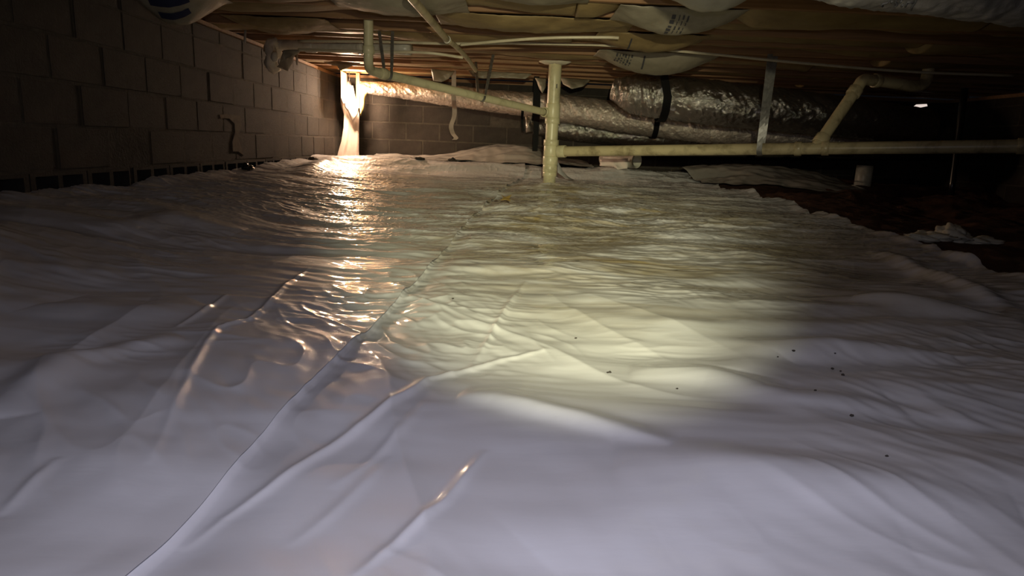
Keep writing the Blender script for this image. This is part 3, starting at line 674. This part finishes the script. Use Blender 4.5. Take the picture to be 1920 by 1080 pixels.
# ------------------------------------------------------------------ insulation between the joists
bays = [(JY[i + 1] + 0.020, JY[i] - 0.020) for i in range(len(JY) - 1)]
def xat(px, Y): return P(px, 100, Y).x
CLEAR = [(XL, -0.7, 4.9, 5.7), (0.4, 3.2, 1.8, 2.6), (XL, -1.5, 3.45, 3.9), (xat(1165, 3.1), xat(1420, 3.1), 2.9, 3.5), (xat(1150, 3.8), xat(1380, 3.8), 3.68, 4.05), (xat(1120, 4.5), xat(1320, 4.6), 4.48, 4.86),
    (xat(1120, 5.4), xat(1340, 5.5), 5.3, 5.68), (xat(640, 4.1), xat(880, 4.1), 3.86, 4.24), (xat(430, 4.6), xat(620, 4.6), 4.48, 4.86), (xat(900, 3.3), xat(1110, 3.3), 3.27, 3.64), (xat(820, 4.3), xat(1180, 4.3), 4.08, 4.46)]
def batt(i, y0, y1, x0, x1, mat, sagmax):
    nx, nv = 130, 12
    U, Vv = np.meshgrid(np.linspace(0, 1, nx), np.linspace(0, 1, nv))
    X = x0 + (x1 - x0) * U; Y = y0 + (y1 - y0) * Vv
    s_ = np.clip(0.25 + 1.3 * pn(X * 0.9, X * 0 + i * 3.7, 80), 0, 1)
    prof = np.sin(np.pi * Vv) ** 0.6
    for (a0, a1, ya, yb) in CLEAR:
        if y0 - 0.03 <= (ya + yb) / 2 <= y1 + 0.03: s_ = s_ * (1 - sm(a0 - 0.12, a0 + 0.02, X) * (1 - sm(a1 - 0.02, a1 + 0.12, X)))
    Z = ZJ + 0.050 - prof * (0.045 + sagmax * s_) + 0.008 * pn(X * 6, Y * 8, 81 + i)
    # closed body: bottom skin plus top
    r, c = X.shape
    V = np.stack([X, Y, Z], -1).reshape(-1, 3).tolist() + np.stack([X, Y, 0 * Z + ZJ + 0.19], -1).reshape(-1, 3).tolist()
    F = []; o_ = r * c
    for a_ in range(r - 1):
        for b_ in range(c - 1):
            q0 = a_ * c + b_; F.append((q0, q0 + 1, q0 + c + 1, q0 + c)); F.append((o_ + q0 + c, o_ + q0 + c + 1, o_ + q0 + 1, o_ + q0))
    for b_ in range(c - 1): F.append((b_, o_ + b_, o_ + b_ + 1, b_ + 1)); q0 = (r - 1) * c + b_; F.append((q0, q0 + 1, o_ + q0 + 1, o_ + q0))
    for a_ in range(r - 1): q0 = a_ * c; F.append((q0, q0 + c, o_ + q0 + c, o_ + q0)); q1 = q0 + c - 1; F.append((q1, o_ + q1, o_ + q1 + c, q1 + c))
    lift = (0, 0.05, 0, 0.08, 0.02)[(i * 7) % 5]
    if lift: V = [(v[0], v[1], min(v[2] + lift, ZJ + 0.19)) if q < o_ else v for q, v in enumerate(V)]
    return obj('insulation_batt', V, F, mat)
ORD = 'first second third fourth fifth sixth seventh eighth ninth tenth eleventh twelfth thirteenth fourteenth fifteenth sixteenth seventeenth eighteenth'.split()
for i, (y0, y1) in enumerate(bays):
    far_bay = y0 > 6.5
    if y1 < 2.2: continue
    cuts = [XL - 0.1, random.uniform(0.1, 1.0), random.uniform(2.4, 3.4), XR + 0.1]
    for j in range(3):
        o = batt(i * 3 + j, y0, y1, cuts[j] + 0.006, cuts[j + 1] - 0.006, 'kraft_paper', 0.004 if far_bay else (0.075 if y0 < 6 else 0.045))
        tag(o, 'tan kraft insulation batt, %s joist bay from the far wall, %s' % (ORD[i], ('at the lamp-side wall', 'in mid-span over the liner', 'over the bare dirt')[j]), 'insulation', 'insulation batts between the floor joists')

def sag(name, label, x0, x1, y0, y1, drop, mat, seed, prints=(), peak=0.5, group=None, zt=ZJ - 0.010):
    """A slack paper facing hung between two joists, sagging like a hammock."""
    nu, nv = 140, 60
    ym = (y0 + y1) / 2; jb = min(bays, key=lambda t: abs((t[0] + t[1]) / 2 - ym)); y0, y1 = jb[0] - 0.016, jb[1] + 0.016
    U, Vv = np.meshgrid(np.linspace(0, 1, nu), np.linspace(0, 1, nv))
    e = math.log(0.5) / math.log(peak); Uw = U ** e
    X = x0 + (x1 - x0) * U; Y = y0 + (y1 - y0) * Vv
    Z = zt - drop * np.sin(np.pi * Uw) ** 0.9 * np.sin(np.pi * Vv) ** 0.8 + 0.008 * pn(X * 8, Y * 9, seed) + 0.004 * pn(X * 21, Y * 17, seed + 1)
    o = grid_obj(name, X, Y, Z, mat); md = o.modifiers.new('thickness', 'SOLIDIFY'); md.thickness = 0.003; md.offset = 1
    tag(o, label, 'insulation', group)
    for (u0, u1, v0, v1, im) in prints:
        i0, i1 = int(u0 * (nu - 1)), max(int(u1 * (nu - 1)), int(u0 * (nu - 1)) + 1); j0, j1 = int(v0 * (nv - 1)), max(int(v1 * (nv - 1)), int(v0 * (nv - 1)) + 1)
        sl = (slice(j0, j1 + 1), slice(i0, i1 + 1))
        grid_obj('printed_mark', X[sl], Y[sl], Z[sl] - 0.0045, im, o)
    return o
def xat(px, Y): return P(px, 100, Y).x
y = 3.05
def txt(u, v, n, du, dv, gap, m_):                  # n lines of small print, each a row of word-long dashes
    out = []
    for i in range(n):
        p_ = v
        while p_ < v + dv:
            l_ = random.uniform(0.035, 0.08); out.append((u + i * gap + 0.25 * (p_ - v) * -0.2, u + i * gap + du + 0.25 * (p_ - v) * -0.2, p_, min(p_ + l_, v + dv), m_)); p_ += l_ + 0.025
    return out
sag('sagging_batt', 'white printed insulation facing drooping beside the left wall', XL + 0.02, -1.62, 3.45, 3.95, 0.16, 'white_paper', 91, [(0.35, 0.8, 0.05, 0.18, 'ink_blue'), (0.4, 0.75, 0.25, 0.33, 'ink_blue')])
sag('sagging_batt', 'pale shiny insulation bag drooping beside the marked silver duct', xat(1165, 3.1), xat(1420, 3.1), 3.0, 3.4, 0.13, 'bag_plastic', 93, [], 0.6)
sag('sagging_batt', 'white insulation facing with lines of small print sagging above the water tube', xat(1150, 3.8), xat(1380, 3.8), 3.68, 4.05, 0.10, 'white_paper', 95, txt(0.42, 0.08, 1, 0.030, 0.34, 0.04, 'ink') + txt(0.475, 0.08, 3, 0.010, 0.32, 0.035, 'ink'), 0.5)
sag('sagging_batt', 'tan insulation facing with one dark mark bulging beside the water tube', xat(1120, 4.5), xat(1320, 4.6), 4.48, 4.86, 0.085, 'kraft_paper', 97, [(0.30, 0.315, 0.1, 0.5, 'ink')], 0.5)
sag('sagging_batt', 'pale insulation facing with a barcode-like label and blue stripe sagging over the large duct', xat(1120, 5.4), xat(1340, 5.5), 5.3, 5.68, 0.145, 'white_paper', 99, txt(0.15, 0.05, 6, 0.012, 0.25, 0.024, 'ink') + [(0.37, 0.385, 0.05, 0.3, 'ink'), (0.44, 0.58, 0.50, 0.66, 'ink_blue')], 0.5)
sag('sagging_batt', 'pale drooping insulation facing at the left of the slanting tan pipe', xat(640, 4.1), xat(880, 4.1), 3.86, 4.24, 0.06, 'white_paper', 101, [], 0.5)
sag('sagging_batt', 'tan insulation facing drooping along the joist near the grey waste pipe', xat(430, 4.6), xat(620, 4.6), 4.48, 4.86, 0.07, 'kraft_paper', 103, [], 0.5)
sag('sagging_batt', 'cream insulation facing drooping in a shallow curve near the middle of the joists', xat(900, 3.3), xat(1110, 3.3), 3.27, 3.64, 0.05, 'white_paper', 105, [], 0.5)
sag('sagging_batt', 'broad tan insulation facing bulging above the bowed water tube', xat(820, 4.3), xat(1180, 4.3), 4.08, 4.46, 0.055, 'kraft_paper', 107, [], 0.45)

# torn paper flaps
flap('paper_flap', 'torn grey paper hanging like wings from the joists by the lamp corner', [P(606, 116, 7.0), P(630, 114, 7.0), P(678, 118, 7.0), P(655, 126, 6.97), P(638, 133, 6.95), P(633, 124, 6.97), P(622, 122, 6.98)], 'white_paper', bulge=0.015)
flap('paper_flap', 'half-round pale paper flap hanging from a joist above the branch pipe', [P(808, 129, 7.2), P(853, 133, 7.2), P(842, 147, 7.18), P(828, 154, 7.16), P(812, 151, 7.16)], 'white_paper', bulge=0.02)
flap('paper_flap', 'white torn paper dangling over the black strap beside the stack top', [P(1003, 146, 7.36), P(1024, 147, 7.36), P(1023, 164, 7.33), P(1017, 175, 7.3), P(1011, 166, 7.33), P(1006, 152, 7.35)], 'white_paper', bulge=0.015)
flap('paper_flap', 'cream bag-like paper drooping to the right of the stack top', [P(1050, 145, 7.25), P(1108, 149, 7.25), P(1094, 162, 7.1), P(1072, 167, 7.05), P(1056, 158, 7.15)], 'white_paper', bulge=0.05)
flap('paper_flap', 'ragged white paper along the joist to the left of the stack top', [P(878, 132, 6.98), P(900, 133, 6.98), P(960, 136, 6.98), P(1000, 138, 6.98), P(985, 148, 6.95), P(940, 146, 6.95), P(905, 147, 6.95), P(886, 143, 6.95)], 'white_paper', bulge=0.012)
# white collar of foam around the stack top
tag(tube('foam_collar', [(SX, SY_, ZJ - 0.002), (SX, SY_, ZJ - 0.012), (SX, SY_, ZJ - 0.028)], [0.125, 0.12, 0.07], 28, 'fibreglass', disp=lambda u, th: 0.02 * np.sin(th * 3 + 1) + 0.012 * np.sin(th * 7)), 'ragged white foam collar where the drain stack meets the joists', 'foam')

# ------------------------------------------------------------------ the lamp corner
lp = P(655, 170, 7.93)
lamp = empty('work_lamp', (lp.x, lp.y, lp.z + 0.16)); tag(lamp, 'glowing bare work lamp bulb hanging in the far left corner under the joists', 'lamp')
def lathe(name, c, prof, mat, parent, segs=24):
    return tube(name, [(c.x, c.y, c.z + z) for z, _ in prof], [r for _, r in prof], segs, mat, parent)
lathe('bulb', lp, [(-0.055, 0.004), (-0.050, 0.020), (-0.035, 0.034), (-0.012, 0.040), (0.010, 0.036), (0.030, 0.024), (0.045, 0.016)], 'bulb_glow', lamp)
lathe('socket', lp, [(0.045, 0.019), (0.06, 0.022), (0.095, 0.020), (0.105, 0.008)], 'socket', lamp)
tube('cord', [(lp.x, lp.y, lp.z + 0.10), (lp.x + 0.004, lp.y, lp.z + 0.14), (lp.x, lp.y, ZJ + 0.005)], 0.004, 8, 'socket', lamp)
pl = bpy.data.lights.new('work_lamp_light', 'POINT'); pl.energy = 84; pl.color = (1.0, 0.66, 0.43); pl.shadow_soft_size = 0.05
po = bpy.data.objects.new('work_lamp_light', pl); COL.objects.link(po); po.location = (lp.x, lp.y - 0.055, lp.z - 0.02)
# plastic curtain gathered in the corner
nv, nu = 70, 40
rows = [(160, 639, 662), (185, 638, 667), (200, 640, 671), (215, 645, 674), (240, 644, 673), (265, 640, 673), (285, 634, 673), (300, 631, 674)]
ry = [r[0] for r in rows]
X = np.zeros((nv, nu)); Y = X.copy(); Z = X.copy()
for i in range(nv):
    py = 160 + 140 * i / (nv - 1); l = np.interp(py, ry, [r[1] for r in rows]); r_ = np.interp(py, ry, [r[2] for r in rows])
    for j in range(nu):
        u = j / (nu - 1); yy = 8.14 - 0.05 * (i / nv) - (0.014 * math.sin(u * 9 + 0.4) + 0.006 * math.sin(u * 21 + i * 0.04)) * (0.4 + 0.6 * i / nv)
        q = P(l + (r_ - l) * u, py, yy); X[i, j], Y[i, j], Z[i, j] = max(q.x, XL + 0.012), q.y, q.z
cur = grid_obj('plastic_curtain', X, Y, Z, 'curtain_white'); md = cur.modifiers.new('thickness', 'SOLIDIFY'); md.thickness = 0.003; md.offset = 0
tag(cur, 'gathered white plastic curtain hanging to the liner in the far left corner', 'curtain')
nv2 = 24
U2, V2_ = np.meshgrid(np.linspace(0, 1, 20), np.linspace(0, 1, nv2))
Ys = 7.74 + 0.42 * U2; Xs = lp.x - 0.052 - 0.02 * U2 + 0.008 * np.sin(U2 * 12) * (1 - 0.5 * V2_); Zs = 1.222 - 0.30 * V2_ - 0.05 * V2_ * np.sin(U2 * 4)
sd = sub(grid_obj('curtain_side', Xs, Ys, Zs, 'curtain_white'), cur); md = sd.modifiers.new('thickness', 'SOLIDIFY'); md.thickness = 0.003
flap('curtain_fold', 'turned-down corner of white plastic over the gathered curtain', [P(646, 188, 8.03), P(655, 192, 8.01), P(672, 203, 8.0), P(671, 214, 8.01), P(661, 230, 8.03), P(653, 210, 8.03), P(647, 202, 8.03)], 'curtain_white', 'plastic flap', 0.02)
q0 = P(669, 160, 8.10); q1 = P(675, 203, 8.10)
V, F = boxes([(q0.x, q1.x + 0.005, 8.062, 8.100, q1.z, ZJ - 0.001)]); tag(obj('wood_cleat', V, F, 'post_wood', smooth=False), 'short upright orange wooden cleat beside the glowing lamp', 'wood')
flap('wool_tuft', 'yellow insulation tuft hanging beside the wooden cleat', [P(676, 160, 7.985), P(690, 168, 7.975), P(685, 182, 7.970), P(681, 206, 7.970), P(676, 218, 7.970), P(675, 190, 7.975)], 'yellow_wool', 'insulation', 0.012)

# ------------------------------------------------------------------ bits on the ground
# open pipe end lying on the berm behind the drain
e0 = P(1194, 300, 7.18)
e0.z = max(lz(e0.x, e0.y), lz(e0.x - 0.12, e0.y + 0.15), lz(e0.x - 0.2, e0.y + 0.25)) + 0.077; e1 = Vector((e0.x - 0.30, e0.y + 0.36, e0.z + 0.004))
op = empty('open_pipe', e0); tag(op, 'short open-ended white pipe lying on the liner behind the long drain', 'pipe')
tube('pipe', [e0.lerp(e1, i / 6) for i in range(7)], 0.080, 30, 'pvc_white', op, hollow=0.020)
flap('paper_wrap', '', [P(1126, 298, 7.30), P(1178, 297, 7.14), P(1176, 316, 7.12), P(1158, 318, 7.14), P(1150, 313, 7.20), P(1124, 311, 7.30)], 'curtain_white', bulge=0.03, root=op)

def lump(name, label, cat, c, dims, mat, seed, group=None, amp=0.35):
    bm = bmesh.new(); bmesh.ops.create_icosphere(bm, subdivisions=4 if max(dims) > 0.03 else 2, radius=1)
    r = np.random.default_rng(seed); o_ = r.random(3) * 20
    for v in bm.verts:
        n1 = float(pn(v.co.x * 1.6 + o_[0] + v.co.z, v.co.y * 1.6 + o_[1] - v.co.z, seed)); n2 = float(pn(v.co.x * 4 + o_[1], v.co.y * 4 + v.co.z * 4 + o_[2], seed + 1))
        s_ = 1 + amp * 1.6 * n1 + amp * 0.7 * n2; v.co = Vector((v.co.x * dims[0] * s_, v.co.y * dims[1] * s_, v.co.z * dims[2] * s_))
    me = bpy.data.meshes.new(name); bm.to_mesh(me); bm.free(); me.materials.append(M[mat])
    me.polygons.foreach_set('use_smooth', [True] * len(me.polygons))
    o = bpy.data.objects.new(name, me); COL.objects.link(o); o.location = c
    return tag(o, label, cat, group)
def dirt_z(x, y):
    ix = np.clip(np.searchsorted(gx, x), 1, len(gx) - 1)
    dg = bpy.data.objects['floor'].data.vertices
    iy = np.clip(np.searchsorted(gy, y), 1, len(gy) - 1); return dg[iy * len(gx) + ix].co.z
q = on_ground(1790, 446); q.z = dirt_z(q.x, q.y)
iw = empty('insulation_scrap', q); tag(iw, 'crumpled dirty white insulation scrap lying on the bare dirt', 'insulation')
for (dx, dy, rx, ry_, rz) in ((-0.02, 0.0, 0.085, 0.07, 0.050), (0.13, 0.03, 0.12, 0.07, 0.030), (-0.13, 0.03, 0.09, 0.05, 0.028), (-0.20, -0.10, 0.12, 0.05, 0.022)):
    o = lump('wad', 'x', 'x', (0, 0, 0), (rx, ry_, rz), 'fibreglass', int(1000 * (rx + dx + 1)), amp=0.5); del o['label']; del o['category']
    o.location = (q.x + dx, q.y + dy, dirt_z(q.x + dx, q.y + dy) + rz * 0.75); sub(o, iw)
# leaf
q = P(949, 379, 4.15); q = on_ground(949, 379)
V = []
for (dx, dy, dz) in ((-0.033, 0.03, 0.008), (-0.01, 0.012, 0.004), (0.033, 0.018, 0.012), (0.020, -0.018, 0.004), (0.028, -0.06, 0.012), (-0.004, -0.035, 0.006), (-0.036, -0.04, 0.004), (-0.018, -0.005, 0.004)):
    V.append((q.x + dx, q.y + dy * 2.2, lz(q.x + dx, q.y + dy * 2.2) + dz + 0.004 + 0.45 * (dy + 0.06)))
lf = obj('dry_leaf', V, [(0, 7, 1), (1, 7, 3, 2), (7, 5, 3), (5, 4, 3), (7, 6, 5)], 'leaf', smooth=False)
md = lf.modifiers.new('thickness', 'SOLIDIFY'); md.thickness = 0.001
tag(lf, 'yellow dry leaf scrap lying on the liner next to the seam', 'leaf')
# crumbs of dirt
for i, (px, py, s_) in enumerate([(1487, 667, 0.0045), (1565, 670, 0.003), (1561, 691, 0.0042), (1576, 697, 0.003), (1580, 707, 0.0045), (1597, 781, 0.0045), (1660, 872, 0.003), (1527, 744, 0.003), (1458, 672, 0.0025), (1144, 695, 0.004), (1140, 696, 0.003), (1080, 632, 0.0035), (849, 566, 0.004), (1270, 726, 0.0025)]):
    s_ *= 0.65; q = on_ground(px, py); z = lz(q.x, q.y)
    lump('dirt_crumb', 'small dark crumb of dirt lying on the white liner', 'crumb', (q.x, q.y, z + s_ * 0.5), (s_ * 1.3, s_, s_ * 0.8), 'crumb', 200 + i, 'dirt crumbs on the liner', 0.4)
# crumpled black plastic by the wall
q = on_ground(456, 320); q.x = max(q.x, XL + 0.10)
lump('plastic_scrap', 'crumpled shiny black plastic scrap at the foot of the left wall', 'plastic scrap', (q.x, q.y, lz(q.x, q.y) + 0.02), (0.03, 0.045, 0.03), 'black_plastic', 311, None, 0.7)
q = on_ground(575, 303); q.x = max(q.x, XL + 0.09)
lump('earth_clod', 'dark clod of earth on the liner edge beneath the left wall', 'clod', (q.x, q.y, lz(q.x, q.y) + 0.02), (0.05, 0.08, 0.03), 'crumb', 312, None, 0.5)
q = P(790, 300, 7.3)
lump('earth_clod', 'dark clod of earth on the lit ridge of liner before the far wall', 'clod', (q.x, 7.15, lz(q.x, 7.15) + 0.01), (0.05, 0.03, 0.016), 'crumb', 313, None, 0.5)
q = P(848, 300, 7.3)
lump('earth_clod', 'small clod of earth at the edge of the grey sheet heap', 'clod', (q.x, 7.3, lz(q.x, 7.3) + 0.02), (0.04, 0.03, 0.02), 'crumb', 314, None, 0.6)
# leaning steel post on the dirt
q = on_ground(1782, 372); q.z = dirt_z(q.x, q.y); tp = P(1800, 200, q.y + 0.35)
sp = empty('steel_post', q); tag(sp, 'dark shiny steel post leaning up from the dirt to the joists', 'post')
tpz = Vector((q.x + 0.08, q.y + 0.2, ZJ + 0.005)); tube('pole', [q.lerp(tpz, i / 6) for i in range(7)], 0.032, 20, 'dark_steel', sp)
V, F = boxes([(q.x - 0.06, q.x + 0.06, q.y - 0.06, q.y + 0.06, q.z - 0.01, q.z + 0.008)]); sub(obj('base_plate', V, F, 'dark_steel', smooth=False), sp)
# pale bucket-like pipe stub near the right end
q = P(1622, 312, 7.4); q.z = dirt_z(q.x, q.y) - 0.01
ps = empty('pipe_stub', q); tag(ps, 'pale upright pipe stub standing in the dirt behind the long drain', 'pipe')
tube('pipe', [(q.x, q.y, q.z), (q.x, q.y, q.z + 0.1), (q.x, q.y, q.z + 0.24)], 0.085, 26, 'pvc_white', ps, hollow=0.008)
# small stick on the sill of the left wall
q = P(460, 80, 4.75)
V0 = Vector((XL + 0.05, 5.0, 1.19)); a_ = P(459, 80, 5.15); b_ = P(460, 52, 5.15)
tag(tube('wood_peg', [a_, a_.lerp(b_, 0.5), Vector((b_.x, b_.y, ZJ + 0.004))], 0.009, 8, 'grey_strap'), 'small pale peg hanging from the joist by the left wall', 'peg')
a_ = P(557, 122, 6.3)
tag(tube('wood_peg', [a_, a_ + Vector((0, 0, 0.05)), Vector((a_.x, a_.y, ZJ + 0.004))], [0.006, 0.012, 0.009], 8, 'grey_strap'), 'small rusty peg hanging from the joist between pipe wrap and lamp', 'peg')

# peeling skin of parging on the left wall
def on_left_wall(px, py, off=0.0085):
    r = ray(px, py); t = (XL + off - CAM.x) / r.x; return CAM + r * t
k = NT('parging'); k.base(k.ramp(k.noise(20, 5), [(0.3, (0.10, 0.085, 0.066)), (0.7, (0.19, 0.165, 0.13))])); k.set(Roughness=0.9)
pp = [on_left_wall(*q) for q in ((412, 215), (432, 214), (451, 217), (452, 236), (447, 258), (452, 274), (457, 291), (447, 284), (437, 284), (436, 266), (441, 248), (440, 232), (430, 222), (414, 222))]
cen = [v for v in pp]; n_ = len(pp)
bmv = [tuple(v) for v in pp] + [(v.x - 0.012, v.y, v.z) for v in pp]
pe = obj('parging_patch', bmv, [tuple(range(n_)), tuple(range(2 * n_ - 1, n_ - 1, -1))] + [(i, (i + 1) % n_, n_ + (i + 1) % n_, n_ + i) for i in range(n_)], 'parging', smooth=False)
tag(pe, 'pale peeling patch of parging clinging to the left block wall', 'parging')
